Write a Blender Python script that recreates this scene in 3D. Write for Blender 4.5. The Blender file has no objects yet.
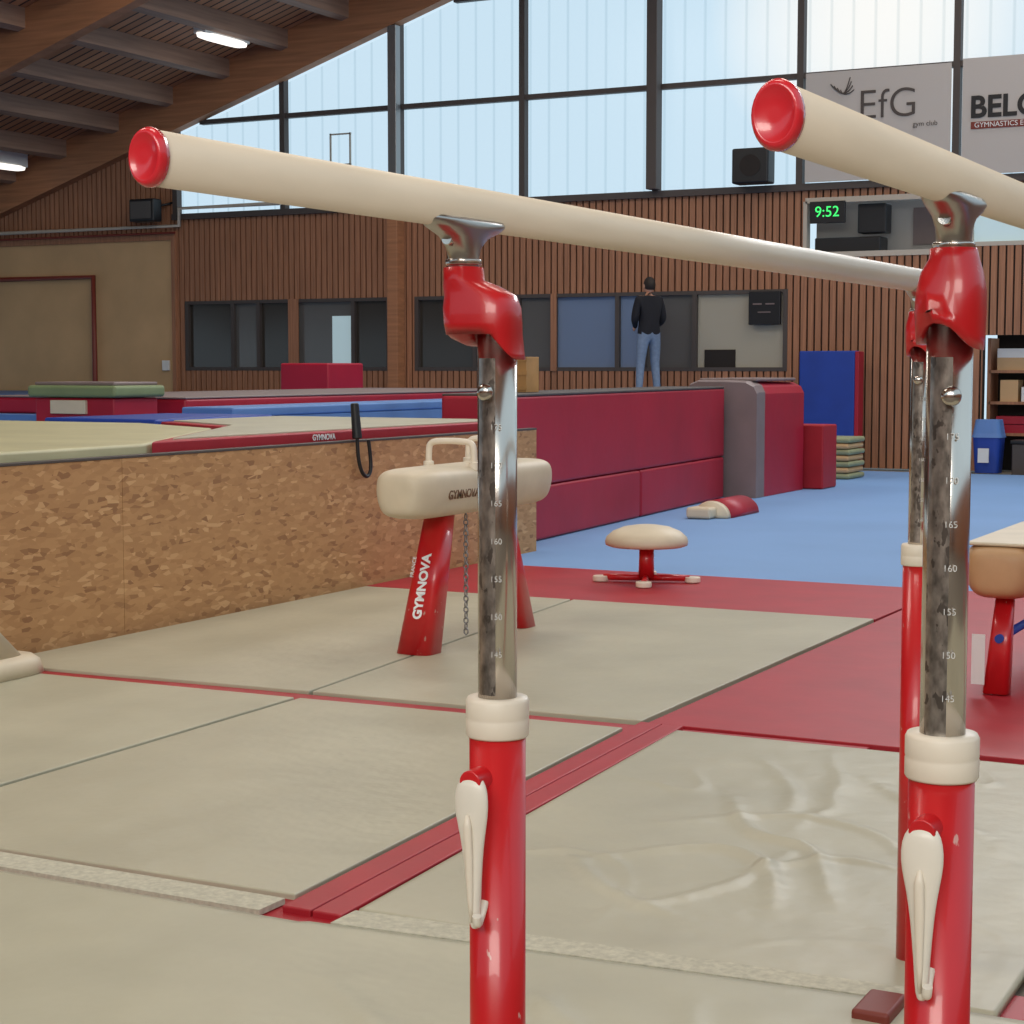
import bpy, bmesh, math, random
from mathutils import Vector, Matrix, noise
random.seed(4)
scn=bpy.context.scene
scn.view_settings.view_transform='Standard'
COL=scn.collection

# ------------------------------------------------------------ materials
def lin(c):
    return tuple(((v/255.)/12.92 if v/255.<=0.04045 else (((v/255.)+0.055)/1.055)**2.4) for v in c)+(1,)
def base(name):
    m=bpy.data.materials.new(name); m.use_nodes=True
    nt=m.node_tree; b=nt.nodes['Principled BSDF']; return m,nt,b
def mat(name,rgb,rough=.6,metal=0,nscale=0,namt=.15,bscale=0,bstr=.2,bdist=.01,stretch=(1,1,1),coat=0,spec=.5,chips=None):
    m,nt,b=base(name); N=nt.nodes; L=nt.links
    c=lin(rgb); b.inputs['Base Color'].default_value=c
    b.inputs['Roughness'].default_value=rough; b.inputs['Metallic'].default_value=metal
    b.inputs['Coat Weight'].default_value=coat
    b.inputs['Specular IOR Level'].default_value=spec
    if nscale or bscale:
        tc=N.new('ShaderNodeTexCoord'); mp=N.new('ShaderNodeMapping'); mp.inputs['Scale'].default_value=stretch
        L.new(tc.outputs['Object'],mp.inputs['Vector'])
    if nscale:
        n=N.new('ShaderNodeTexNoise'); n.inputs['Scale'].default_value=nscale; n.inputs['Detail'].default_value=5
        L.new(mp.outputs[0],n.inputs['Vector'])
        r=N.new('ShaderNodeValToRGB'); r.color_ramp.elements[0].position=.3; r.color_ramp.elements[1].position=.7
        r.color_ramp.elements[0].color=tuple(v*(1-namt) for v in c[:3])+(1,)
        r.color_ramp.elements[1].color=tuple(min(1,v*(1+namt)) for v in c[:3])+(1,)
        L.new(n.outputs['Fac'],r.inputs['Fac']); L.new(r.outputs['Color'],b.inputs['Base Color'])
        if chips:
            n3=N.new('ShaderNodeTexNoise'); n3.inputs['Scale'].default_value=chips[1]; n3.inputs['Detail'].default_value=4
            L.new(mp.outputs[0],n3.inputs['Vector'])
            r3=N.new('ShaderNodeValToRGB'); r3.color_ramp.elements[0].position=chips[2]; r3.color_ramp.elements[1].position=chips[2]+.02
            L.new(n3.outputs['Fac'],r3.inputs['Fac'])
            mx=N.new('ShaderNodeMix'); mx.data_type='RGBA'; L.new(r3.outputs['Color'],mx.inputs['Factor'])
            L.new(r.outputs['Color'],mx.inputs['A']); mx.inputs['B'].default_value=lin(chips[0]); L.new(mx.outputs['Result'],b.inputs['Base Color'])
    if bscale:
        n2=N.new('ShaderNodeTexNoise'); n2.inputs['Scale'].default_value=bscale; n2.inputs['Detail'].default_value=3
        L.new(mp.outputs[0],n2.inputs['Vector'])
        bp=N.new('ShaderNodeBump'); bp.inputs['Strength'].default_value=bstr; bp.inputs['Distance'].default_value=bdist
        L.new(n2.outputs['Fac'],bp.inputs['Height']); L.new(bp.outputs[0],b.inputs['Normal'])
    return m

M={}
M['beige']=mat('mat_vinyl_beige',(176,171,148),.45,0,1.6,.08,5,.35,.03)
M['beige2']=mat('mat_vinyl_beige_pale',(178,174,151),.45,0,2,.08,4,.35,.03)
M['yellowmat']=mat('mat_vinyl_straw',(190,184,146),.5,0,2,.08,4,.3,.02)
M['velcro']=mat('velcro_strip',(188,184,164),.8,0,55,.16,60,.5,.006)
M['redmat']=mat('mat_vinyl_red',(165,22,36),.5,0,3,.1,6,.15,.01)
M['reddark']=mat('block_vinyl_red',(165,22,46),.45,0,1.5,.12,2.5,.2,.02)
M['blue']=mat('floor_carpet_blue',(116,154,202),.75,0,.5,.06,300,.2,.002)
M['bluemat']=mat('vinyl_blue',(30,64,155),.5,0,3,.1)
M['bluepit']=mat('vinyl_blue_pale',(90,130,190),.5,0,2,.1)
M['bar']=mat('bar_wood',(224,209,186),.4,0,4,.05,0,0,0,(6,1,6))
M['cap']=mat('cap_red_plastic',(214,40,50),.25,0,0,0,0,0,0,(1,1,1),.4)
M['chrome']=mat('chrome_worn',(205,197,188),.2,1,30,.10,0,0,0,(1,1,.15))
M['alu']=mat('cast_aluminium',(180,175,168),.3,1,0,0,40,.1,.002)
M['redpost']=mat('post_paint_red',(198,24,30),.32,0,12,.08,0,0,0,(1,1,.45),.3,.5,((205,150,140),38,.69))
M['plastic']=mat('plastic_cream',(234,222,202),.4)
M['lever']=mat('lever_cream',(234,226,210),.35,0,10,.04)
M['leather']=mat('horse_leather_beige',(210,196,170),.5,0,6,.06,60,.1,.002)
M['tan']=mat('leather_tan',(190,150,108),.5,0,6,.08)
M['white']=mat('white_paint',(225,225,222),.5)
M['whiteink']=mat('white_ink',(240,240,240),.6)
M['greyink']=mat('scale_ink',(225,223,218),.6)
M['brownink']=mat('brown_ink',(110,80,55),.6)
M['black']=mat('black_plastic',(22,22,24),.45)
M['dark']=mat('dark_recess',(35,28,24),.8)
M['mull']=mat('mullion_paint',(76,68,64),.6)
M['greymat']=mat('vinyl_grey',(128,112,110),.5,0,3,.08)
M['green']=mat('vinyl_green',(120,135,95),.6,0,4,.08)
M['greenpale']=mat('folded_mat_green',(150,155,120),.6,0,4,.1)
M['steel']=mat('galvanised_steel',(150,150,150),.4,.8)
M['pipe']=mat('pipe_white',(190,180,165),.5)
M['pipered']=mat('pipe_red',(120,45,32),.5)
M['glulam']=mat('glulam_wood',(168,114,78),.6,0,3,.2,0,0,0,(.3,1,6))
M['purlin']=mat('purlin_wood',(150,118,98),.65,0,3,.2,0,0,0,(6,.3,6))
M['slat']=mat('slat_wood',(162,112,82),.6,0,2.5,.22,0,0,0,(12,1,.5))
M['ply']=mat('plywood',(206,168,122),.65,0,1.2,.1)
M['crate']=mat('crate_wood',(180,135,80),.6,0,5,.15)
M['fabricblack']=mat('jacket_black',(26,26,32),.9)
M['denim']=mat('jeans_denim',(118,136,160),.85,0,20,.12)
M['skin']=mat('skin',(196,150,125),.55)
M['hair']=mat('hair_dark',(38,28,22),.7)
M['cream']=mat('painted_wall_cream',(170,164,148),.8)
M['banner']=mat('banner_pvc',(186,180,174),.6)
M['concrete']=mat('concrete_floor',(120,112,100),.8,0,4,.1)
M['scale']=mat('scale_strip_worn',(160,155,148),.3,.9,90,.5,0,0,0,(1,1,.5),0,.5,((112,107,102),75,.58))

def osb():
    m,nt,b=base('osb_board'); N=nt.nodes; L=nt.links
    tc=N.new('ShaderNodeTexCoord'); sx=N.new('ShaderNodeSeparateXYZ'); L.new(tc.outputs['Object'],sx.inputs[0])
    cx=N.new('ShaderNodeCombineXYZ'); L.new(sx.outputs['Y'],cx.inputs[0]); L.new(sx.outputs['Z'],cx.inputs[1])
    cols=[]
    for k,(ang,s) in enumerate(((.5,30),(-.65,26),(1.3,28))):
        mp=N.new('ShaderNodeMapping'); mp.inputs['Rotation'].default_value=(0,0,ang); mp.inputs['Scale'].default_value=(s*.5,s*1.4,1)
        mp.inputs['Location'].default_value=(k*3.1,k*1.7,k)
        L.new(cx.outputs[0],mp.inputs['Vector'])
        v=N.new('ShaderNodeTexVoronoi'); v.voronoi_dimensions='2D'; v.inputs['Scale'].default_value=1; L.new(mp.outputs[0],v.inputs['Vector'])
        sp=N.new('ShaderNodeSeparateColor'); L.new(v.outputs['Color'],sp.inputs[0]); cols.append(sp)
    g1=N.new('ShaderNodeMath'); g1.operation='GREATER_THAN'; g1.inputs[1].default_value=.55; L.new(cols[0].outputs[1],g1.inputs[0])
    g2=N.new('ShaderNodeMath'); g2.operation='GREATER_THAN'; g2.inputs[1].default_value=.5; L.new(cols[1].outputs[1],g2.inputs[0])
    m1=N.new('ShaderNodeMix'); L.new(g2.outputs[0],m1.inputs['Factor']); L.new(cols[2].outputs[0],m1.inputs['A']); L.new(cols[1].outputs[0],m1.inputs['B'])
    m2=N.new('ShaderNodeMix'); L.new(g1.outputs[0],m2.inputs['Factor']); L.new(m1.outputs[0],m2.inputs['A']); L.new(cols[0].outputs[0],m2.inputs['B'])
    r=N.new('ShaderNodeValToRGB'); e=r.color_ramp.elements
    e[0].position=0; e[0].color=lin((148,104,66)); e[1].position=1; e[1].color=lin((208,164,116))
    k=e.new(.14); k.color=lin((176,130,84)); k=e.new(.85); k.color=lin((190,144,96))
    L.new(m2.outputs[0],r.inputs['Fac']); L.new(r.outputs[0],b.inputs['Base Color'])
    b.inputs['Roughness'].default_value=.6
    return m
M['osb']=osb()
def planks():
    m,nt,b=base('ceiling_planks'); N=nt.nodes; L=nt.links
    tc=N.new('ShaderNodeTexCoord'); sx=N.new('ShaderNodeSeparateXYZ'); L.new(tc.outputs['Object'],sx.inputs[0])
    mu=N.new('ShaderNodeMath'); mu.operation='MULTIPLY'; mu.inputs[1].default_value=1/.2; L.new(sx.outputs['Y'],mu.inputs[0])
    fr=N.new('ShaderNodeMath'); fr.operation='FRACT'; L.new(mu.outputs[0],fr.inputs[0])
    flo=N.new('ShaderNodeMath'); flo.operation='FLOOR'; L.new(mu.outputs[0],flo.inputs[0])
    wn=N.new('ShaderNodeTexWhiteNoise'); wn.noise_dimensions='1D'; L.new(flo.outputs[0],wn.inputs['W'])
    r=N.new('ShaderNodeValToRGB'); r.color_ramp.elements[0].color=lin((168,112,76)); r.color_ramp.elements[1].color=lin((202,142,100))
    L.new(wn.outputs['Value'],r.inputs['Fac'])
    gt=N.new('ShaderNodeMath'); gt.operation='GREATER_THAN'; gt.inputs[1].default_value=.78; L.new(fr.outputs[0],gt.inputs[0])
    mixn=N.new('ShaderNodeMix'); mixn.data_type='RGBA'; L.new(gt.outputs[0],mixn.inputs['Factor'])
    L.new(r.outputs[0],mixn.inputs['A']); mixn.inputs['B'].default_value=lin((60,38,26))
    L.new(mixn.outputs['Result'],b.inputs['Base Color']); b.inputs['Roughness'].default_value=.65
    return m
M['planks']=planks()
def glazing():
    m=bpy.data.materials.new('polycarbonate_glazing'); m.use_nodes=True; nt=m.node_tree; N=nt.nodes; L=nt.links
    N.remove(N['Principled BSDF']); out=N['Material Output']
    tc=N.new('ShaderNodeTexCoord'); w=N.new('ShaderNodeTexWave'); w.bands_direction='X'; w.inputs['Scale'].default_value=.95
    L.new(tc.outputs['Object'],w.inputs['Vector'])
    r=N.new('ShaderNodeValToRGB'); r.color_ramp.elements[0].color=(.80,.85,.87,1); r.color_ramp.elements[1].color=(.95,.97,.98,1)
    r.color_ramp.elements[1].position=.08
    L.new(w.outputs['Fac'],r.inputs['Fac'])
    t=N.new('ShaderNodeBsdfTransparent'); L.new(r.outputs[0],t.inputs['Color'])
    g=N.new('ShaderNodeBsdfGlossy'); g.inputs['Roughness'].default_value=.3
    mx=N.new('ShaderNodeMixShader'); mx.inputs[0].default_value=.04
    L.new(t.outputs[0],mx.inputs[1]); L.new(g.outputs[0],mx.inputs[2]); L.new(mx.outputs[0],out.inputs['Surface'])
    return m
M['glazing']=glazing()
def pane(name,rgb): return mat(name,rgb,.15,0)
M['p_dark']=pane('window_glass_dark',(58,52,46)); M['p_blue']=pane('window_glass_blue',(116,134,162))
M['p_mid']=pane('window_glass_dim',(94,92,90))
def emis(name,rgb,st):
    m,nt,b=base(name); b.inputs['Emission Color'].default_value=lin(rgb); b.inputs['Emission Strength'].default_value=st
    b.inputs['Base Color'].default_value=lin(rgb); return m
M['p_bright']=emis('window_daylight',(190,215,220),.3)

# ------------------------------------------------------------ geometry helpers
def link(o,parent=None):
    COL.objects.link(o)
    if parent: o.parent=parent
    return o
def group(name,loc=(0,0,0)):
    e=bpy.data.objects.new(name,None); e.empty_display_size=.1; COL.objects.link(e); return e
def mesh_obj(name,verts,faces,m,parent=None,smooth=False):
    me=bpy.data.meshes.new(name); me.from_pydata([tuple(v) for v in verts],[],faces)
    bm=bmesh.new(); bm.from_mesh(me); bmesh.ops.recalc_face_normals(bm,faces=bm.faces); bm.to_mesh(me); bm.free()
    if m: me.materials.append(m)
    if smooth:
        for p in me.polygons: p.use_smooth=True
    return link(bpy.data.objects.new(name,me),parent)
def bevel(o,w,seg=3):
    md=o.modifiers.new('bevel','BEVEL'); md.width=w; md.segments=seg; md.limit_method='ANGLE'
    for p in o.data.polygons: p.use_smooth=True
    w2=o.modifiers.new('wn','WEIGHTED_NORMAL'); w2.keep_sharp=False
    return o
def prism(name,poly,z0,z1,m,bv=0,parent=None):
    n=len(poly); v=[(x,y,z0) for x,y in poly]+[(x,y,z1) for x,y in poly]
    f=[tuple(range(n)),tuple(range(n,2*n))]+[(i,(i+1)%n,n+(i+1)%n,n+i) for i in range(n)]
    o=mesh_obj(name,v,f,m,parent)
    if bv: bevel(o,bv)
    return o
def box(name,x,y,z,m,bv=0,parent=None):
    return prism(name,[(x[0],y[0]),(x[1],y[0]),(x[1],y[1]),(x[0],y[1])],z[0],z[1],m,bv,parent)
def boxes(name,lst,m,parent=None):
    v=[];f=[]
    for (x0,x1,y0,y1,z0,z1) in lst:
        k=len(v); v+=[(x0,y0,z0),(x1,y0,z0),(x1,y1,z0),(x0,y1,z0),(x0,y0,z1),(x1,y0,z1),(x1,y1,z1),(x0,y1,z1)]
        f+=[tuple(k+i for i in q) for q in ((0,3,2,1),(4,5,6,7),(0,1,5,4),(1,2,6,5),(2,3,7,6),(3,0,4,7))]
    return mesh_obj(name,v,f,m,parent)
def loft(name,rings,m,parent=None,smooth=True,caps=True,sub=0):
    v=[];f=[];n=len(rings[0])
    for r in rings: v+=r
    for k in range(len(rings)-1):
        for i in range(n): f.append((k*n+i,k*n+(i+1)%n,(k+1)*n+(i+1)%n,(k+1)*n+i))
    if caps: f+=[tuple(range(n)),tuple(range((len(rings)-1)*n,len(rings)*n))]
    o=mesh_obj(name,v,f,m,parent,smooth)
    if sub: o.modifiers.new('s','SUBSURF').levels=sub; o.modifiers['s'].render_levels=sub
    return o
def cyl(name,p0,p1,r0,m,parent=None,r1=None,n=32,bv=0):
    p0=Vector(p0);p1=Vector(p1); r1=r0 if r1 is None else r1
    d=(p1-p0).normalized(); a=d.orthogonal().normalized(); b=d.cross(a)
    R=lambda p,r:[p+(a*math.cos(2*math.pi*i/n)+b*math.sin(2*math.pi*i/n))*r for i in range(n)]
    o=loft(name,[R(p0,r0),R(p1,r1)],m,parent)
    if bv: bevel(o,bv,2)
    else:
        for p in o.data.polygons:
            if len(p.vertices)>4: p.use_smooth=False
    return o
def tube(name,pts,r,m,parent=None,smooth_path=False):
    cu=bpy.data.curves.new(name,'CURVE'); cu.dimensions='3D'; cu.bevel_depth=r; cu.bevel_resolution=4; cu.use_fill_caps=True
    sp=cu.splines.new('NURBS' if smooth_path else 'POLY'); sp.points.add(len(pts)-1)
    for i,p in enumerate(pts): sp.points[i].co=(*p,1)
    if smooth_path: sp.use_endpoint_u=True; sp.order_u=3
    t=bpy.data.objects.new('tmp',cu); COL.objects.link(t)
    dg=bpy.context.evaluated_depsgraph_get(); me=bpy.data.meshes.new_from_object(t.evaluated_get(dg)); bpy.data.objects.remove(t)
    me.materials.clear(); me.materials.append(m)
    for p in me.polygons: p.use_smooth=True
    return link(bpy.data.objects.new(name,me),parent)
def text(name,body,loc,normal,up,size,m,parent=None,bold=0,extr=.0008,align='CENTER'):
    cu=bpy.data.curves.new(name,'FONT'); cu.body=body; cu.size=size; cu.align_x=align; cu.align_y='CENTER'; cu.extrude=extr; cu.offset=bold
    t=bpy.data.objects.new('tmp',cu); COL.objects.link(t)
    dg=bpy.context.evaluated_depsgraph_get(); me=bpy.data.meshes.new_from_object(t.evaluated_get(dg)); bpy.data.objects.remove(t)
    z=Vector(normal).normalized(); y=Vector(up); y=(y-z*y.dot(z)).normalized(); x=y.cross(z)
    mt=Matrix((x,y,z)).transposed().to_4x4(); mt.translation=Vector(loc); me.transform(mt)
    me.materials.clear(); me.materials.append(m)
    return link(bpy.data.objects.new(name,me),parent)
def ring(cx,cy,z,rx,ry,n=32,p=2.0,zf=None):
    out=[]
    for i in range(n):
        a=2*math.pi*i/n; ca,sa=math.cos(a),math.sin(a)
        x=cx+rx*math.copysign(abs(ca)**(2/p),ca); y=cy+ry*math.copysign(abs(sa)**(2/p),sa)
        out.append(Vector((x,y,z if zf is None else zf(a,z))))
    return out

# ------------------------------------------------------------ camera
cam=bpy.data.cameras.new('camera'); co=bpy.data.objects.new('camera',cam); COL.objects.link(co)
cam.sensor_width=36; cam.lens=63.28; cam.clip_end=200; cam.clip_start=.05
co.location=(0,0,1.5); co.rotation_euler=(math.radians(90-4.637),0,math.radians(27.5)); scn.camera=co

# ------------------------------------------------------------ shell
box('floor',(-32,10),(-8,27.5),(-.12,-.03),M['concrete'])
RB=lambda x:12.07+.32*x
WY=26.0
x0,x1=-31,9
mesh_obj('ceiling',[(x0,-8,RB(x0)+.75),(x1,-8,RB(x1)+.75),(x1,WY+.3,RB(x1)+.75),(x0,WY+.3,RB(x0)+.75),
   (x0,-8,RB(x0)+.95),(x1,-8,RB(x1)+.95),(x1,WY+.3,RB(x1)+.95),(x0,WY+.3,RB(x0)+.95)],
   [(0,1,2,3),(4,5,6,7),(0,1,5,4),(1,2,6,5),(2,3,7,6),(3,0,4,7)],M['planks'])
def rafter(y0,y1):
    v=[(x,y,RB(x)+h) for y in (y0,y1) for (x,h) in ((x0,0),(x1,0),(x1,.74),(x0,.74))]
    mesh_obj('roof_rafter' ,v,[(0,1,2,3),(4,5,6,7),(0,1,5,4),(1,2,6,5),(2,3,7,6),(3,0,4,7)],M['glulam'])
for y in (25.72,20.7,15.4,10.1,4.8,-.5): rafter(y,y+.22)
v=[];f=[]
x=-30.0
while x<8:
    a=len(v)
    for y in (-8,25.95):
        v+=[(x,y,RB(x)+.45),(x+.14,y,RB(x+.14)+.45),(x+.14,y,RB(x+.14)+.745),(x,y,RB(x)+.745)]
    f+=[tuple(a+i for i in q) for q in ((0,1,2,3),(4,5,6,7),(0,1,5,4),(1,2,6,5),(2,3,7,6),(3,0,4,7))]
    x+=1.22
mesh_obj('roof_purlins',v,f,M['purlin'])
box('wall_right',(9,9.2),(-8,26.3),(-.12,4.2),M['slat'])
box('wall_back',(-31,9),(-8.2,-8),(-.12,4.2),M['slat'])

WL,WR=-20.3,8.95
W1=(-20.05,-15.85); W2=(-15.30,-8.89); WZ=(1.42,2.65); SILL=4.13
OP=(-8.6,-6.55,3.15,3.93); OP2=(-6.15,-4.4,3.2,3.95); DO=(-5.95,-3.8,0,1.94)
wall=[(WL,WR,WY,WY+.15,0,SILL)]
def cut(rects,hole):
    hx0,hx1,hz0,hz1=hole; out=[]
    for (a,b,y0,y1,c,d) in rects:
        if hx0>=b or hx1<=a or hz0>=d or hz1<=c: out.append((a,b,y0,y1,c,d)); continue
        if a<hx0: out.append((a,hx0,y0,y1,c,d))
        if b>hx1: out.append((hx1,b,y0,y1,c,d))
        aa,bb=max(a,hx0),min(b,hx1)
        if c<hz0: out.append((aa,bb,y0,y1,c,hz0))
        if d>hz1: out.append((aa,bb,y0,y1,hz1,d))
    return out
holes=[(W1[0],W1[1],*WZ),(W2[0],W2[1],*WZ),OP,OP2,DO]
for h in holes: wall=cut(wall,h)
boxes('wall_far',wall,M['dark'])
sl=[];x=WL
while x<WR-.1:
    r=[(x,x+.085,WY-.045,WY-.002,0.0,SILL-.02)]
    for h in holes: r=cut(r,h)
    sl+=[q for q in r if q[1]-q[0]>.01]; x+=.112
x=-31
while x<WL:
    sl.append((x,x+.085,WY-.045,WY-.002,3.85,min(RB(x)+.3,8))) ; x+=.112
boxes('wall_far_slats',sl,M['slat'])
box('wall_far_upper_left',(-31,WL),(WY,WY+.15),(3.8,6.5),M['dark'])
box('wall_far_plywood',(-31,WL),(WY-.05,WY+.1),(0,3.8),M['ply'])
boxes('trim_plywood',[(-31,WL,WY-.09,WY-.05,3.74,3.86),(WL-.04,WL+.04,WY-.1,WY-.04,0,3.9)],M['slat'])
def window(name,x0,x1,z0,z1,divs,mats,fr=M['mull'],parts=True):
    g=group(name)
    fs=[(x0,x1,WY-.05,WY+.06,z0,z0+.06),(x0,x1,WY-.05,WY+.06,z1-.06,z1)]
    xs=[x0]+divs+[x1]
    for xx in xs: fs.append((xx-.035,xx+.035,WY-.055,WY+.065,z0,z1))
    boxes('frame',fs,fr,g)
    for i in range(len(xs)-1): box('pane_%d'%(i+1),(xs[i],xs[i+1]),(WY+.02,WY+.03),(z0,z1),mats[i],0,g)
    return g
g=window('window_1',W1[0],W1[1],*WZ,[-19.05,-18.5,-17.75,-16.55],[M['p_dark'],M['p_mid'],M['p_dark'],M['p_mid'],M['p_dark']])
box('daylit_inner_window',(-17.0,-16.6),(WY+.005,WY+.018),(1.5,2.35),M['p_bright'],0,g)
box('wood_post',(-17.85,-17.65),(WY-.08,WY-.05),(1.42,2.65),M['slat'],0,g)
g=window('window_2',W2[0],W2[1],*WZ,[-14.2,-13.4,-12.75,-11.65,-11.2,-10.35],[M['p_dark'],M['p_mid'],M['p_mid'],M['p_blue'],M['p_blue'],M['p_mid'],M['cream']])
box('sill_items',(-10.2,-9.7),(WY+.0,WY+.018),(1.46,1.75),M['dark'],0,g)
box('wood_post',(-12.8,-12.7),(WY-.08,WY-.05),(1.42,2.65),M['slat'],0,g)
g=group('wall_mounted_screen')
box('panel',(-9.45,-8.95),(WY-.12,WY-.06),(2.12,2.62),M['black'],.01,g)
boxes('print',[(-9.38,-9.24,WY-.127,WY-.12,2.42,2.44),(-9.18,-9.04,WY-.127,WY-.12,2.42,2.44),(-9.3,-9.1,WY-.127,WY-.12,2.3,2.315)],M['greymat'],g)
g=group('control_booth')
box('back',(OP[0]-.1,OP[1]+.1),(WY+.8,WY+.85),(3.0,4.05),M['banner'],0,g)
boxes('frame',[(OP[0],OP[1],WY-.06,WY+.1,OP[2]-.05,OP[2]+.03),(OP[0],OP[1],WY-.06,WY+.1,OP[3]-.03,OP[3]+.05),(OP[0]-.03,OP[0]+.03,WY-.06,WY+.1,OP[2],OP[3]),(OP[1]-.03,OP[1]+.03,WY-.06,WY+.1,OP[2],OP[3])],M['pipe'],g)
box('monitor',(-7.85,-7.42),(WY+.1,WY+.4),(3.45,3.88),M['black'],.02,g)
box('console',(-8.5,-7.5),(WY+.1,WY+.5),(3.15,3.4),M['black'],.02,g)
box('poster',(-7.2,-6.75),(WY+.78,WY+.79),(3.3,3.85),M['greymat'],0,g)
box('clock_case',(-8.52,-7.98),(WY-.1,WY-.05),(3.6,3.92),M['black'],.01,g)
text('clock_digits','9:52',(-8.25,WY-.105,3.76),(0,-1,0),(0,0,1),.22,emis('led_green',(60,235,110),1.0),g,0)
window('window_3',OP2[0],OP2[1],OP2[2],OP2[3],[-5.3],[M['p_bright'],M['p_bright']],M['pipe'])
box('door_1',(DO[0],DO[1]),(WY+.9,WY+.95),(-.03,2.0),M['dark'])
g=group('storage_shelf')
boxes('boards',[(-5.9,-4.0,WY+.2,WY+.7,z,z+.04) for z in (.5,.95,1.4)]+[(-5.93,-5.88,WY+.2,WY+.7,-.03,1.9)],M['slat'],g)
boxes('stored_kit',[(-5.8,-5.35,WY+.25,WY+.6,1.44,1.62),(-5.75,-5.5,WY+.25,WY+.6,.99,1.3)],M['ply'],g)
boxes('stored_pads',[(-5.8,-5.3,WY+.25,WY+.6,.54,.66),(-5.8,-5.3,WY+.25,WY+.6,.67,.78)],M['reddark'],g)
boxes('stored_boxes',[(-5.45,-5.2,WY+.25,WY+.6,.99,1.2),(-5.8,-5.4,WY+.25,WY+.6,1.62,1.75)],M['white'],g)
g=group('plastic_bin')
loft('tub',[ring(-5.75,25.6,0.0,.17,.17,p=5),ring(-5.75,25.6,.5,.2,.2,p=5)],M['bluemat'],g,False)
loft('lid',[ring(-5.75,25.6,.5,.215,.215,p=5),ring(-5.75,25.6,.56,.2,.2,p=5),ring(-5.75,25.6,.75,.17,.17,p=5)],M['bluepit'],g,False)
box('label',(-5.85,-5.7),(25.37,25.40),(.15,.35),M['white'],0,g)
g=group('equipment_box'); box('body',(-5.4,-5.1),(25.45,25.8),(-.03,.42),M['mull'],.02,g); box('lid',(-5.42,-5.08),(25.43,25.82),(.42,.47),M['black'],.01,g)
g=group('window_4')
mesh_obj('panes',[(-23,WY+.05,SILL),(8.9,WY+.05,SILL),(8.9,WY+.05,RB(8.9)),(-23,WY+.05,max(RB(-23),SILL+.2))],[(0,1,2,3)],M['glazing'],g)
ms=[]
for x in [-20.24+2.31*k for k in range(13)]:
    ms.append((x-.05,x+.05,WY-.1,WY+.04,SILL,RB(x)+.1))
for z in (5.77,7.41,9.05):
    xl=max(-20.3,(z-12.07)/.32); ms.append((xl,8.9,WY-.08,WY+.04,z-.04,z+.04))
ms.append((-20.3,8.9,WY-.12,WY+.06,SILL-.04,SILL+.06))
boxes('mullions',ms,M['mull'],g)
box('trim_1',(-15.72,-15.52),(WY-.3,WY-.06),(0,SILL),M['glulam'],.01)
box('trim_2',(-11.07,-10.90),(WY-.3,WY-.13),(SILL+.07,RB(-11)),M['mull'],.01)
box('trim_3',(-15.7,-15.54),(WY-.28,WY-.13),(SILL+.01,RB(-15.62)),M['steel'],.01)
boxes('outside_ladder',[(-17.35,-17.325,WY+.5,WY+.53,-.1,5.5),(-16.95,-16.925,WY+.5,WY+.53,-.1,5.5)]+[(-17.35,-16.92,WY+.5,WY+.53,z,z+.025) for z in (1,2,3,4.0,4.95,5.47)],M['pipe'])
def banner(name,x0,x1,z0,z1):
    g=group(name); box('sheet',(x0,x1),(WY-.16,WY-.14),(z0,z1),M['banner'],0,g); return g
g=banner('sponsor_banner',-8.58,-6.44,4.2,5.78)
text('lettering','EfG',(-7.35,WY-.17,5.25),(0,-1,0),(0,0,1),.6,M['mull'],g,-.006)
text('small_print','gym club',(-6.8,WY-.17,4.95),(0,-1,0),(0,0,1),.1,M['mull'],g)
for k in range(4): tube('swirl_%d'%k,[(-8.2+.05*k,WY-.17,5.6-.03*k),(-8.0,WY-.17,5.35),(-7.85-.02*k,WY-.17,5.5+.06*k)],.008,M['mull'],g,True)
g=banner('sponsor_banner.001',-6.28,-4.12,4.2,5.82)
text('lettering','BELGYM',(-6.17,WY-.17,5.12),(0,-1,0),(0,0,1),.42,M['black'],g,.012,align='LEFT')
box('underline',(-6.15,-4.3),(WY-.168,WY-.162),(4.83,4.93),M['pipered'],0,g)
text('strapline','GYMNASTICS EQUIPMENT',(-6.1,WY-.175,4.88),(0,-1,0),(0,0,1),.1,M['white'],g,0,align='LEFT')
g=group('loudspeaker'); box('cabinet',(-9.62,-9.05),(WY-.45,WY-.13),(4.2,4.72),M['black'],.03,g)
cyl('cone',(-9.33,WY-.46,4.46),(-9.33,WY-.44,4.46),.16,M['dark'],g)
g=group('floodlight'); box('housing',(-20.95,-20.4),(WY-.5,WY-.25),(4.05,4.45),M['black'],.03,g)
box('lens',(-20.9,-20.45),(WY-.515,WY-.5),(4.1,4.4),M['p_mid'],0,g)
cyl('bracket',(-20.6,WY-.3,4.3),(-20.3,WY-.06,4.4),.02,M['black'],g)
tube('conduit_pipe',[(-25,WY-.16,3.98),(-20.1,WY-.16,3.98),(-20.1,WY-.16,4.28),(-17.9,WY-.2,4.28)],.035,M['pipe'])
tube('conduit_pipe.001',[(-25,WY-.16,3.86),(-20.2,WY-.16,3.86)],.02,M['pipered'])
tube('heating_pipe',[(-26.5,WY-.13,3.12),(-22.1,WY-.13,3.12),(-22.1,WY-.13,1.1)],.05,M['pipered'])
box('electrical_socket',(-20.58,-20.43),(WY-.1,WY-.05),(1.42,1.6),M['white'],.005)
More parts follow.
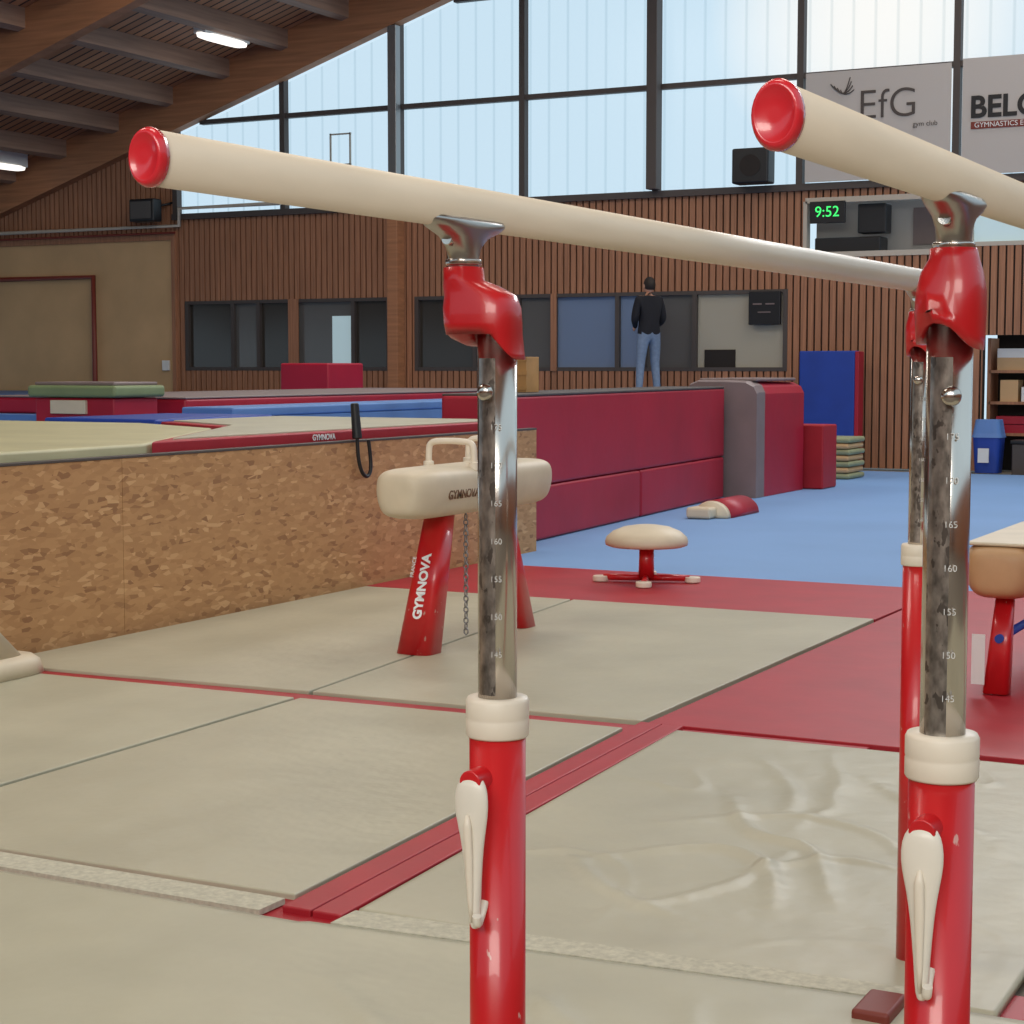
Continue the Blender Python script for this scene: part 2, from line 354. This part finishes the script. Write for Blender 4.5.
for (x,y) in ((-17.9,24.2),(-23.2,24.7),(-17.9,13.6),(-9,24)):
    g=group('ceiling_lamp'); z=RB(x)+.4
    loft('diffuser',[ring(x,y,z-.02,.08,.5,p=3),ring(x,y,z,.13,.6,p=3),ring(x,y,z+.06,.14,.62,p=3)],emis('lamp_diffuser',(255,248,238),1.4),g)
    box('tray',(x-.12,x+.12),(y-.6,y+.6),(z+.05,z+.3),M['white'],.01,g)

# ------------------------------------------------------------ floor mats
def matp(name,poly,m,z=0.0,th=.03,bv=.006): return prism(name,poly,z-th,z,m,bv)
matp('floor_carpet',[(-8.6,12.05),(8.9,12.05),(8.9,25.3),(-8.6,25.3)],M['blue'],-.004,.026,.004)
matp('red_floor_mat',[(-6.55,10.42),(-2.99,10.42),(-2.97,12.04),(-6.55,12.04)],M['redmat'],-.002,.028,.004)
matp('red_floor_mat.001',[(-2.96,6.93),(8.9,6.93),(8.9,12.04),(-2.96,12.04)],M['redmat'],-.002,.028,.004)
matp('landing_mat',[(-6.52,6.77),(-4.63,6.86),(-4.98,10.38),(-6.52,10.36)],M['beige'],.004)
matp('landing_mat.001',[(-4.61,6.86),(-2.99,6.93),(-2.99,10.4),(-4.96,10.38)],M['beige'],.004)
matp('landing_mat.002',[(-6.52,4.12),(-4.56,4.14),(-4.6,6.70),(-6.52,6.64)],M['beige2'],.004)
matp('landing_mat.003',[(-4.53,4.14),(-2.86,4.16),(-3.0,6.76),(-4.57,6.70)],M['beige'],.004)
matp('red_joint_strip',[(-6.55,6.6),(-2.95,6.72),(-2.0,6.82),(-2.0,6.93),(-6.55,6.80)],M['redmat'],-.012,.016,.002)
matp('red_joint_strip.001',[(-2.83,4.05),(-2.735,4.05),(-2.885,6.9),(-2.98,6.9)],M['redmat'],.006,.03,.006)
matp('red_joint_strip.002',[(-2.73,4.05),(-2.635,4.05),(-2.785,6.9),(-2.88,6.9)],M['redmat'],.006,.03,.006)
matp('red_joint_strip.003',[(-6.55,3.86),(3,3.98),(3,4.4),(-6.55,4.2)],M['redmat'],-.014,.014,.002)
matp('velcro_joint_strip',[(-6.5,3.975),(-2.86,3.985),(-2.86,4.11),(-6.5,4.10)],M['velcro'],.0065,.018,.001)
matp('velcro_joint_strip.001',[(-2.62,3.975),(-1.02,4.11),(-1.02,4.20),(-2.62,4.10)],M['velcro'],.0085,.018,.001)
matp('velcro_joint_strip.002',[(-.86,4.4),(-.76,4.4),(-.76,6.7),(-.86,6.7)],M['velcro'],.010,.02,.001)
folds=[([(-2.35,4.75),(-2.0,5.15),(-1.75,5.0),(-1.6,4.6)],.019,.030),([(-2.2,5.9),(-1.95,5.4),(-1.7,5.25),(-1.45,4.7)],.019,.028),
 ([(-2.3,5.3),(-1.9,5.65),(-1.55,5.5),(-1.3,5.05)],.012,.028),([(-1.9,6.4),(-1.5,5.9),(-1.2,5.6)],.012,.032),([(-1.85,4.9),(-1.6,5.2),(-1.35,5.15)],.012,.024),
 ([(-2.45,5.0),(-2.1,4.6),(-1.8,4.45)],.011,.028),([(-2.3,6.5),(-2.0,6.0),(-1.9,5.6)],.010,.03),([(-2.0,4.4),(-1.8,4.8),(-1.75,5.3)],.011,.024),
 ([(-2.4,3.6),(-2.0,3.3),(-1.7,2.9)],.014,.034),([(-2.1,3.85),(-1.7,3.6),(-1.5,3.2)],.013,.028),([(-1.9,3.9),(-1.75,3.5),(-1.8,3.2)],.011,.024),([(-1.55,4.0),(-1.45,3.7),(-1.2,3.4)],.011,.024)]
def segd(p,a,b):
    ab=b-a; t=max(0,min(1,(p-a).dot(ab)/ab.length_squared)); return (p-(a+ab*t)).length
def dense(pts):
    P=[Vector(q) for q in pts]; out=[]
    for i in range(len(P)-1):
        p0=P[max(i-1,0)];p1=P[i];p2=P[i+1];p3=P[min(i+2,len(P)-1)]
        for k in range(5):
            t=k/5; out.append(.5*((2*p1)+(p2-p0)*t+(2*p0-5*p1+4*p2-p3)*t*t+(3*p1-p0-3*p2+p3)*t**3))
    out.append(P[-1]); return out
FD=[(dense(p),h,w) for p,h,w in folds]
FB=[(min(q.x for q in p)-.12,max(q.x for q in p)+.12,min(q.y for q in p)-.12,max(q.y for q in p)+.12) for p,h,w in FD]
def wrinkled(name,x0,x1,y0,y1,seed,amp,m,skew=0,st=.02,ys=None):
    nx=int((x1-x0)/st); ny=int((y1-y0)/st); v=[];f=[]
    for j in range(ny+1):
        for i in range(nx+1):
            x=x0+(x1-x0)*i/nx; y=y0+(y1-y0)*j/ny; x-=skew*(y-y0)*(1-i/nx)
            if ys: y+=ys(x)*j/ny
            w=noise.noise(Vector((x*1.2,y*1.2,seed)))*.6
            q=Vector((x*2.6+y*.9+w*2,y*.8-x*.5+w*1.5,seed+3))
            rdg=max(0,1-abs(noise.noise(q))*5.5)**2
            msk=max(0,min(1,.25+noise.noise(Vector((x*.8,y*.8,seed+9)))*1.6))
            e=min(1,i/nx*8,(nx-i)/nx*8,j/ny*8,(ny-j)/ny*8)
            h=amp*(rdg*msk+.35*noise.noise(Vector((x*1.5,y*1.5,seed+5))))
            P=Vector((x+.03*w,y+.05*w))
            for (pts,hh,ww),bb in zip(FD,FB):
                if bb[0]<P.x<bb[1] and bb[2]<P.y<bb[3]:
                    best=9;bi=0
                    for k in range(len(pts)-1):
                        d=segd(P,pts[k],pts[k+1])
                        if d<best: best=d;bi=k
                    fade=math.sin(math.pi*(bi+.5)/(len(pts)-1)); h+=hh*fade*math.exp(-(best/ww)**2)
            v.append((x,y,.006+e*h))
    for j in range(ny):
        for i in range(nx):
            a=j*(nx+1)+i; f.append((a,a+1,a+nx+2,a+nx+1))
    o=mesh_obj(name,v,f,m,None,True)
    sd=o.modifiers.new('sol','SOLIDIFY'); sd.thickness=.02; sd.offset=-1
    return o
wrinkled('wrinkled_landing_mat',-2.62,-.88,4.12,6.8,1.3,.012,M['beige'],.058,.016)
wrinkled('wrinkled_landing_mat.001',-.74,1.4,4.4,6.8,7.7,.012,M['beige'])
wrinkled('wrinkled_landing_mat.002',-6.52,1.4,1.2,3.95,4.1,.006,M['beige2'],0,.024,lambda x:.0 if x<-2.7 else min(.15,.02+(x+2.62)*.084))

# ------------------------------------------------------------ parallel bars
pb=group('parallel_bars')
def oval(x,y,z,rx,rz,n=28): return [Vector((x+rx*math.cos(2*math.pi*i/n),y,z+rz*math.sin(2*math.pi*i/n))) for i in range(n)]
BZ=1.708
def bar(i,x,ya,yb):
    loft('rail_%d'%i,[oval(x,ya+.012,BZ,.0215,.0285),oval(x,yb-.012,BZ,.0215,.0285)],M['bar'],pb)
    for s,y in ((-1,ya+.012),(1,yb-.012)):
        rr=[oval(x,y+s*d,BZ,.0215*k,.0285*k) for d,k in ((-.001,1.05),(.005,1.06),(.010,.98),(.013,.84))]
        rr+=[oval(x,y+s*d,BZ,.0215*k,.0285*k) for d,k in ((.0117,.80),(.0117,.2))]
        loft('end_cap_%d%s'%(i,'ab'[s>0]),rr,M['cap'],pb)
bar(1,-1.163,1.44,4.95); bar(2,-.505,1.44,4.95)
def post(i,nx,ny,px_,py_,lever=True,wide=False,dz=0):
    rr=[ring(nx,ny,z,rx,ry,32,p) for z,rx,ry,p in ((1.692,.021,.098,3),(1.686,.0235,.1,3),(1.678,.023,.085,2.6),(1.668,.021,.052,2.3),(1.655,.02,.032,2),(1.642,.02,.022,2),(1.60,.0205,.0205,2))]
    loft('saddle_%d'%i,rr,M['alu'],pb)
    cyl('neck_ring_%d'%i,(nx,ny,1.632),(nx,ny,1.64),.024,M['chrome'],pb,bv=.002)
    cyl('saddle_bolt_%d'%i,(nx,ny-.03,1.662),(nx,ny-.045,1.664),.007,M['chrome'],pb)
    def lip(a,z):
        return z+.024*max(0,math.cos(a+1.75))**3-.006*max(0,math.cos(a-.1))
    if wide:
        rings=[ring(nx,ny,1.630,.0215,.0215),ring(nx,ny,1.629,.0265,.0265),ring(nx+.001,ny,1.612,.0275,.0275)]
        for z,k,rx,ry in ((1.604,.24,.036,.030),(1.592,.5,.047,.034),(1.576,.55,.0505,.038),(1.556,.58,.050,.040),(1.541,.62,.048,.041)):
            rings.append(ring(nx+(px_-nx)*k,ny+(py_-ny)*k,z,rx,ry,32,3))
        lip2=lambda a,z: z+.026*max(0,math.cos(a+1.75))**2-.018*max(0,math.cos(a-.1))**.7
        rings.append(ring(nx+(px_-nx)*.66,py_,1.533,.047,.041,32,3,lip2)); rings.append(ring(px_-.006,py_,1.526,.040,.040,32,2.6,lip2))
        rings.append(ring(px_,py_,1.528,.030,.030,32,2,lip2))
    else:
        rings=[ring(nx,ny,1.634,.0215,.0215),ring(nx,ny,1.633,.0265,.0265),ring(nx+.001,ny,1.622,.0280,.0280)]
        for z,k,rx,ry in ((1.605,.5,.034,.034),(1.585,.8,.038,.039),(1.56,1,.0385,.041)):
            rings.append(ring(nx+(px_-nx)*k,ny+(py_-ny)*k,z,rx,ry,32,2.8))
        rings.append(ring(px_,py_,1.54,.038,.042,32,2.4,lip)); rings.append(ring(px_,py_,1.524,.037,.041,32,2.4,lip))
        rings.append(ring(px_,py_,1.526,.030,.030,32,2,lip))
    rings.append(ring(px_,py_,1.56,.029,.029))
    loft('clamp_housing_%d'%i,rings,M['redpost'],pb)
    cyl('height_tube_%d'%i,(px_,py_,1.0),(px_,py_,1.58),.0262,M['chrome'],pb,n=48)
    arc=[]
    for kk in range(9):
        a=math.radians(-128+kk*7.5); arc.append((math.cos(a),math.sin(a)))
    v=[];f=[]
    for z in (1.065,1.51):
        for ca,sa in arc: v.append((px_+ca*.0265,py_+sa*.0265,z))
    for k in range(8): f.append((k,k+1,k+10,k+9))
    mesh_obj('scale_strip_%d'%i,v,f,M['scale'],pb,True)
    for k in range(7):
        z=1.42-.05*k; a=math.radians(-66); n_=Vector((math.cos(a),math.sin(a),0))
        text('scale_%d_%d'%(i,k),str(175-5*k),Vector((px_,py_,z))+n_*.0272,n_,(0,0,1),.011,M['greyink'],pb,-.0002)
    a=math.radians(-90 if i!=2 else -72); n_=Vector((math.cos(a),math.sin(a),0)); c=Vector((px_,py_,1.466))
    loft('clamp_knob_%d'%i,[[c+n_*d+Vector((-n_.y,n_.x,0))*r*math.cos(t)+Vector((0,0,1))*r*math.sin(t) for t in [2*math.pi*j/24 for j in range(24)]] for d,r in ((.024,.006),(.03,.006),(.031,.0105),(.035,.0115),(.039,.0095),(.042,.005))],M['chrome'],pb)
    loft('top_collar_%d'%i,[ring(px_,py_,z+dz,r,r,48) for z,r in ((1.007,.0405),(1.010,.0425),(1.030,.0425),(1.032,.0418),(1.034,.0425),(1.055,.0425),(1.060,.040),(1.060,.027))],M['plastic'],pb)
    cyl('lower_tube_%d'%i,(px_,py_,-.03),(px_,py_,1.008+dz),.0378,M['redpost'],pb,n=48)
    if lever:
        prof=[(.966,.006,.060),(.96,.018,.064),(.945,.0245,.066),(.922,.0255,.066),(.898,.021,.064),(.87,.0155,.062),(.83,.0115,.060),(.79,.0085,.058),(.765,.0075,.056),(.757,.004,.055)]
        rr=[]
        for z,w,d in prof:
            rr.append([Vector((px_-.004+w*math.cos(2*math.pi*j/20),py_-d+.010*math.sin(2*math.pi*j/20)*(1 if w>.006 else .5),z+dz)) for j in range(20)])
        loft('lever_%d'%i,rr,M['lever'],pb,sub=1)
        loft('lever_rib_%d'%i,[[Vector((px_-.004+w*math.cos(2*math.pi*j/12),py_-d+.004*math.sin(2*math.pi*j/12),z+dz)) for j in range(12)] for z,w,d in ((.915,.002,.076),(.9,.006,.078),(.86,.006,.0735),(.80,.004,.069),(.77,.002,.065))],M['plastic'],pb)
        cyl('lever_pivot_%d'%i,(px_-.004,py_-.03,.957+dz),(px_-.004,py_-.071,.957+dz),.0155,M['redpost'],pb,bv=.002)
        tube('lever_hook_%d'%i,[(px_,py_-.036,.79+dz),(px_,py_-.05,.77+dz),(px_+.004,py_-.066,.765+dz),(px_+.006,py_-.07,.78+dz)],.006,M['lever'],pb,True)
post(1,-1.16,2.09,-1.115,2.10,True,True); post(2,-.507,2.06,-.509,2.06,True,False,.016)
post(3,-1.163,4.40,-1.158,4.41,False); post(4,-.505,4.40,-.500,4.41,False)
boxes('base_frame',[(-1.21,-1.11,1.9,4.5,-.029,-.016),(-.55,-.45,1.9,4.5,-.029,-.016)],M['redpost'],pb)
box('base_foot',(-1.17,-1.08),(3.93,4.09),(-.01,.03),M['pipered'],.01,pb)

# ------------------------------------------------------------ pommel horse
def horse(name,cx,cy,L,w,z0,z1,handles,lean=.2,body=M['leather'],lw=.105,txt=True,legy=.6):
    g=group(name); h=z1-z0; zc=(z0+z1)/2; rr=[]; n=40
    for t in (-1,-.985,-.95,-.88,-.75,-.3,.3,.75,.88,.95,.985,1):
        e=(1-max(0,(abs(t)-.75)/.25)**3*.45) if abs(t)<1 else .4
        r=[]
        for i in range(n):
            a=2*math.pi*i/n; ca,sa=math.cos(a),math.sin(a)
            x=math.copysign(abs(ca)**.5,ca)*w/2*e; z=math.copysign(abs(sa)**.5,sa)*h/2*(e**.6)
            x*=(1-.22*max(0,-z/(h/2)))
            r.append(Vector((cx+x,cy+t*L/2,zc+z)))
        rr.append(r)
    loft('body',rr,body,g,sub=1)
    for s in (-1,1):
        yt=cy+s*(L/2*legy-lean*.5-.05); yb=cy+s*(L/2*legy+lean*.5-.02)
        loft('leg_%s'%('ab'[s>0]),[ring(cx,yb,0.005,lw,lw*.85,32,4),ring(cx,yt,z0+.03,lw*.66,lw*.62,32,4)],M['redpost'],g,True)
        if txt and s<0:
            a=Vector((0,yb-lw*.85,.005)); b=Vector((0,yt-lw*.62,z0+.03)); d=(b-a).normalized(); c=a+(b-a)*.47
            text('leg_lettering','GYMNOVA',(cx+.005,c.y-.004,c.z),(0,-d.z,d.y),(-1,0,0),.07,M['whiteink'],g,.003)
            text('leg_lettering_small','FRANCE',(cx-.045,c.y-.008,c.z+.1),(0,-d.z,d.y),(-1,0,0),.03,M['whiteink'],g,.0)
            text('body_lettering','GYMNOVA',(cx+w/2-.008,cy-L*.24,zc-.01),(1,0,0),(0,0,1),.065,M['brownink'],g,.001,.006)
    for hy in handles:
        tube('pommel_%d'%int(hy*100),[(cx-.14,hy,z1-.03),(cx-.14,hy,z1+.07),(cx-.13,hy,z1+.115),(cx-.07,hy,z1+.125),(cx+.07,hy,z1+.125),(cx+.13,hy,z1+.115),(cx+.14,hy,z1+.07),(cx+.14,hy,z1-.03)],.017,M['plastic'],g,True)
        for s in (-1,1): cyl('pommel_foot',(cx+s*.14,hy,z1-.03),(cx+s*.14,hy,z1+.015),.028,M['plastic'],g,bv=.004)
    return g
h1=horse('pommel_horse',-4.74,8.6,1.56,.36,.71,.975,(8.40,8.84))
for k in range(22):
    z=.70-.03*k
    if k%2: tube('chain_link_%d'%k,[(-4.74,8.56,z),(-4.728,8.56,z-.012),(-4.728,8.56,z-.028),(-4.74,8.56,z-.04),(-4.752,8.56,z-.028),(-4.752,8.56,z-.012),(-4.74,8.56,z)],.004,M['steel'],h1)
    else: tube('chain_link_%d'%k,[(-4.74,8.56,z),(-4.74,8.572,z-.012),(-4.74,8.572,z-.028),(-4.74,8.56,z-.04),(-4.74,8.548,z-.028),(-4.74,8.548,z-.012),(-4.74,8.56,z)],.004,M['steel'],h1)
h2=horse('vaulting_buck',-1.80,9.0,1.6,.36,.43,.69,(),.12,M['tan'],.06,False,.85)
box('top_cover',(-1.95,-1.65),(8.26,9.74),(.68,.697),M['leather'],.008,h2)
box('warning_label',(-1.90,-1.84),(8.20,8.205),(.05,.28),M['white'],0,h2)
cyl('brace',(-1.8,8.3,.25),(-1.8,9.7,.25),.02,M['bluemat'],h2)

g=group('mushroom_trainer'); mx,my=-4.93,11.5
prof=[(.40,.02),(.398,.08),(.385,.16),(.355,.235),(.315,.28),(.285,.29),(.26,.285),(.25,.26),(.25,.05)]
loft('dome',[ring(mx,my,z,r,r,40) for z,r in prof],M['leather'],g)
cyl('stem',(mx,my,.03),(mx,my,.26),.055,M['redpost'],g,r1=.05)
for k in range(4):
    a=math.radians(20+90*k); d=Vector((math.cos(a),math.sin(a),0)); c=Vector((mx,my,.03))
    cyl('leg_%d'%k,c,c+d*.3,.022,M['redpost'],g)
    q=c+d*.32
    cyl('foot_%d'%k,(q.x,q.y,0.0),(q.x,q.y,.04),.055,M['plastic'],g,bv=.008)

# ------------------------------------------------------------ OSB pit enclosure and podium
g=group('osb_pit_enclosure')
for i,(a,b) in enumerate(((-2,3.9),(3.904,7.9),(7.904,11.9),(11.904,13.05))): box('board_%d'%(i+1),(-6.6,-6.57),(a,b),(-.03,.985),M['osb'],0,g)
box('end_board',(-9.5,-6.6),(13.02,13.05),(-.03,.96),M['osb'],0,g)
box('top_rail',(-6.64,-6.565),(-2,13.05),(.985,1.0),M['mull'],.003,g)
box('pit_podium',(-26,-6.65),(-2,13.0),(-.03,.96),M['bluepit'])
box('pit_podium.001',(-26,-9.6),(13.0,25.85),(-.03,1.04),M['bluepit'])
prism('foam_landing_mat',[(-6.66,3),(-6.66,8.2),(-7.9,10.5),(-9.1,11.2),(-10.1,11.2),(-12.5,11.2),(-12.5,3)],.962,1.055,M['yellowmat'],.02)
g=group('track_mat')
tp=[(-6.68,8.3),(-6.68,12.9),(-9.0,12.9),(-9.0,11.3),(-7.88,10.6)]
prism('core',tp,.963,1.062,M['redmat'],.012,g)
prism('cover',[(-6.76,8.6),(-6.76,12.85),(-8.95,12.85),(-8.95,11.4),(-7.9,10.75)],1.058,1.072,M['beige2'],.004,g)
text('lettering','GYMNOVA',(-6.675,10.1,1.025),(1,0,0),(0,0,1),.055,M['whiteink'],g,.001)
box('blue_pit_mat',(-10.2,-9.62),(13.1,19.5),(1.042,1.13),M['bluepit'],.02)
box('blue_pit_mat.001',(-10.2,-9.05),(11.3,12.9),(.962,1.08),M['bluemat'],.02)
def big_block(name,poly,z0,z1,m,top):
    g=group(name); prism('shell',poly,z0,z1,m,.03,g)
    prism('top_cover',[(x,y) for x,y in poly],z1-.002,z1+.012,top,.005,g); return g
big_block('landing_mat_stack',[(-10.3,13.3),(-10.3,20.5),(-12.8,20.5),(-12.8,13.3)],1.042,1.20,M['reddark'],M['greymat'])
box('foam_block',(-14.4,-13.6),(20.7,21.6),(1.042,1.54),M['reddark'],.03)
g=group('mat_stack')
box('lower',(-11.2,-10.3),(12.3,12.9),(.962,1.22),M['reddark'],.02,g); box('inset',(-11.0,-10.6),(12.27,12.35),(1.08,1.2),M['leather'],.005,g)
box('upper',(-11.25,-10.25),(12.25,12.95),(1.225,1.33),M['green'],.03,g); box('lid',(-11.2,-10.3),(12.3,12.9),(1.33,1.36),M['greymat'],.01,g)
g=group('red_mat_block')
def P(a,b):
    A=Vector((-6.88,13.3));B=Vector((-7.32,19.3)); d=(B-A); n=Vector((-1,-.07)).normalized()
    p=A+d*a;q=A+d*b; return [tuple(p),tuple(q),tuple(q+n*.7),tuple(p+n*.7)]
prism('lower_a',P(0,.52),0,.47,M['reddark'],.03,g); prism('lower_b',P(.525,1),0,.47,M['reddark'],.03,g)
prism('upper',P(0,1),.475,1.25,M['reddark'],.03,g); prism('top_cover',P(.004,.996),1.245,1.268,M['mull'],.008,g)
g=group('storage_crate'); box('body',(-7.42,-7.2),(14.1,14.35),(1.27,1.58),M['crate'],.004,g)
boxes('battens',[(-7.43,-7.19,14.09,14.1,z,z+.04) for z in (1.29,1.42,1.54)],M['crate'],g)
g=group('covered_mat_stack')
def rr2(y,k,dz=0): return [Vector((x,y,z)) for x,z in ((-7.8,0),(-6.98,0),(-6.98,1.2*k),(-7.02,1.28*k),(-7.12,1.33*k),(-7.4,1.34*k),(-7.7,1.34*k),(-7.8,1.3*k))]
loft('end_cover',[rr2(19.42,.985),rr2(19.47,1),rr2(19.7,1)],M['greymat'],g,False)
loft('body',[rr2(19.7,.985),rr2(21.1,.98)],M['reddark'],g,False)
box('top_edge',(-7.75,-7.05),(19.6,21.0),(1.325,1.36),M['greymat'],.015,g)
box('red_foam_box',(-7.2,-6.76),(21.2,21.75),(0,.78),M['redmat'],.02)
g=group('folded_mats')
for k in range(7):
    o=-.02*(k%2); box('fold_%d'%k,(-7.6+o,-7.03+o),(23.2,23.9),(.08*k,.08*k+.072),M['greenpale'] if k%2==0 else M['ply'],.03,g)
g=group('blue_crash_mat')
prism('cover',[(-8.5,25.45),(-7.66,25.45),(-7.66,25.7),(-8.5,25.7)],0,1.72,M['bluemat'],.02,g)
prism('edge',[(-7.66,25.45),(-7.60,25.45),(-7.60,25.7),(-7.66,25.7)],0,1.71,M['reddark'],.01,g)
g=group('half_round_block')
def hr(y,k=1): return [Vector((-6.47+.2*math.cos(a)*k,y,.0+.17*math.sin(a)*k)) for a in [math.pi*i/16 for i in range(17)]]
loft('body',[hr(16.75),hr(17.55)],M['reddark'],g); loft('end',[hr(16.68,.9),hr(16.75,.98)],M['leather'],g)
box('pad_end',(-6.66,-6.40),(16.5,17.0),(0,.11),M['leather'],.03,g)
g=group('hanging_strap')
cyl('grip',(-6.54,10.3,1.01),(-6.56,10.3,1.25),.034,M['black'],g,r1=.028,bv=.008)
tube('strap',[(-6.54,10.3,1.05),(-6.54,10.3,.9),(-6.53,10.34,.77),(-6.53,10.42,.74),(-6.53,10.47,.82),(-6.54,10.44,1.0)],.013,M['black'],g,True)
g=group('gym_trestle')
loft('foot',[ring(-6.2,6.32,.006,.16,.42,32,4),ring(-6.2,6.32,.07,.15,.4,32,4),ring(-6.2,6.32,.10,.12,.36,32,4)],M['leather'],g)
loft('leg',[ring(-6.2,6.42,.09,.10,.2,24,4),ring(-6.2,6.1,.45,.07,.14,24,4),ring(-6.22,5.7,1.6,.05,.08,24,4)],M['leather'],g)
box('bar',(-6.27,-6.17),(3.0,6.38),(1.6,1.69),M['leather'],.03,g)

# ------------------------------------------------------------ person
def person():
    X,Y,Z=-10.7,25.0,1.04
    J={'pel':(0,0,.95),'ab':(0,0,1.1),'ch':(0,.02,1.32),'nk':(0,.0,1.50),'hd0':(0,-.01,1.57),
       'shL':(-.18,0,1.43),'elL':(-.23,.02,1.15),'wrL':(-.13,.2,1.04),
       'shR':(.18,0,1.43),'elR':(.24,.0,1.15),'wrR':(.17,.2,1.02),
       'hpL':(-.10,0,.9),'knL':(-.13,.02,.5),'anL':(-.17,-.02,.1),'toL':(-.2,.15,.04),
       'hpR':(.10,0,.9),'knR':(.12,.03,.5),'anR':(.14,-.01,.1),'toR':(.17,.15,.04)}
    R={'pel':.15,'ab':.15,'ch':.17,'nk':.062,'hd0':.057,'shL':.085,'elL':.06,'wrL':.036,'shR':.085,'elR':.06,'wrR':.036,
       'hpL':.105,'knL':.072,'anL':.055,'toL':.04,'hpR':.105,'knR':.072,'anR':.055,'toR':.04}
    E=[('pel','ab'),('ab','ch'),('ch','nk'),('nk','hd0'),('ch','shL'),('shL','elL'),('elL','wrL'),('ch','shR'),('shR','elR'),('elR','wrR'),
       ('pel','hpL'),('hpL','knL'),('knL','anL'),('anL','toL'),('pel','hpR'),('hpR','knR'),('knR','anR'),('anR','toR')]
    keys=list(J); me=bpy.data.meshes.new('b'); me.from_pydata([J[k] for k in keys],[(keys.index(a),keys.index(b)) for a,b in E],[])
    o=bpy.data.objects.new('b',me); COL.objects.link(o)
    o.modifiers.new('s','SKIN'); sk=me.skin_vertices[0].data
    for i,k in enumerate(keys): r=R[k]; sk[i].radius=(r,r*(.8 if k in('pel','ab','ch') else 1)); sk[i].use_root=(k=='pel')
    o.modifiers.new('u','SUBSURF').levels=2
    dg=bpy.context.evaluated_depsgraph_get(); me2=bpy.data.meshes.new_from_object(o.evaluated_get(dg)); bpy.data.objects.remove(o)
    g=group('person'); rot=Matrix.Rotation(math.radians(50),4,'Z'); T=Matrix.Translation((X,Y,Z))@rot
    for m in ('fabricblack','denim','skin','black'): me2.materials.append(M[m])
    for p in me2.polygons:
        p.use_smooth=True; c=p.center
        p.material_index=3 if c.z<.11 else (1 if c.z<.95 and abs(c.x)<.24 and c.y<.16 else (2 if c.z>1.5 else 0))
    me2.transform(T); body=bpy.data.objects.new('body',me2); link(body,g)
    def ell(name,c,r,m,n=20,cut=None):
        bm=bmesh.new(); bmesh.ops.create_uvsphere(bm,u_segments=n,v_segments=n,radius=1)
        if cut: bmesh.ops.delete(bm,geom=[v for v in bm.verts if cut(v.co)],context='VERTS')
        me=bpy.data.meshes.new(name); bm.to_mesh(me); bm.free(); me.transform(T@Matrix.Translation(c)@Matrix.Diagonal((*r,1)))
        me.materials.append(m)
        for p in me.polygons: p.use_smooth=True
        return link(bpy.data.objects.new(name,me),g)
    ell('head',(0,.0,1.655),(.078,.098,.118),M['skin'])
    ell('hair',(0,-.012,1.675),(.088,.105,.115),M['hair'],20,lambda c:(c.y>.45 and c.z<.55) or c.z<-.75)
    ell('nose',(0,.098,1.645),(.012,.018,.022),M['skin'],10)
    ell('mouth',(0,.09,1.60),(.025,.008,.008),mat('lips',(150,80,75),.5),10)
    for s in(-1,1):
        ell('ear',(s*.083,.0,1.65),(.012,.022,.032),M['skin'],10); ell('eye',(s*.03,.09,1.665),(.012,.01,.008),M['black'],10)
        w=Vector(J['wrL' if s<0 else 'wrR']); ell('palm',w+Vector((-s*.01,.05,-.01)),(.018,.045,.038),M['skin'],12)
        for k in range(5):
            a=w+Vector((-s*.01,.08,.02-.016*k)); L_=(.03,.06,.07,.065,.05)[k]
            if k==0: pts=[w+Vector((-s*.01,.04,.03)),w+Vector((-s*.03,.06,.045)),w+Vector((-s*.04,.08,.045))]
            else: pts=[a,a+Vector((-s*.015,L_*.6,0)),a+Vector((-s*.04,L_*.8,-.005))]
            tube('finger_%d'%k,[T@p for p in pts],.008,M['skin'],g)
person()

# ------------------------------------------------------------ world and lamps
w=bpy.data.worlds.new('sky'); scn.world=w; w.use_nodes=True; nt=w.node_tree; N=nt.nodes; L=nt.links
bg=N['Background']; tc=N.new('ShaderNodeTexCoord')
dp=N.new('ShaderNodeVectorMath'); dp.operation='DOT_PRODUCT'; dp.inputs[1].default_value=Vector((-7.55,26,5.1)).normalized()
L.new(tc.outputs['Generated'],dp.inputs[0])
r=N.new('ShaderNodeValToRGB'); r.color_ramp.elements[0].position=.9985; r.color_ramp.elements[0].color=(.62,.79,.91,1)
r.color_ramp.elements[1].position=.9997; r.color_ramp.elements[1].color=(1.0,.98,.94,1)
L.new(dp.outputs['Value'],r.inputs['Fac']); L.new(r.outputs[0],bg.inputs['Color']); bg.inputs['Strength'].default_value=1.05
def area(name,loc,tgt,sx,sy,e,col):
    l=bpy.data.lights.new(name,'AREA'); l.shape='RECTANGLE'; l.size=sx; l.size_y=sy; l.energy=e; l.color=col
    o=bpy.data.objects.new(name,l); o.location=loc; d=Vector(tgt)-Vector(loc); o.rotation_euler=d.to_track_quat('-Z','Y').to_euler(); COL.objects.link(o)
for i,(x,y) in enumerate(((-2,3),(-8,3),(-2,13),(-8,13),(-13,19),(-4,21))):
    area('hall_lamp',(x,y,RB(x)-.2),(x,y+.001,0),3.5,2.5,220,(1,.92,.82))
area('gable_daylight',(-3,25,10.0),(-3,5,0),9,1.6,650,(.95,.97,1))
area('front_fill',(1,-7.6,6.0),(-6,12,1.5),8,2.5,700,(1,.93,.84))  # added unseen fill behind the camera, brightens surfaces facing it
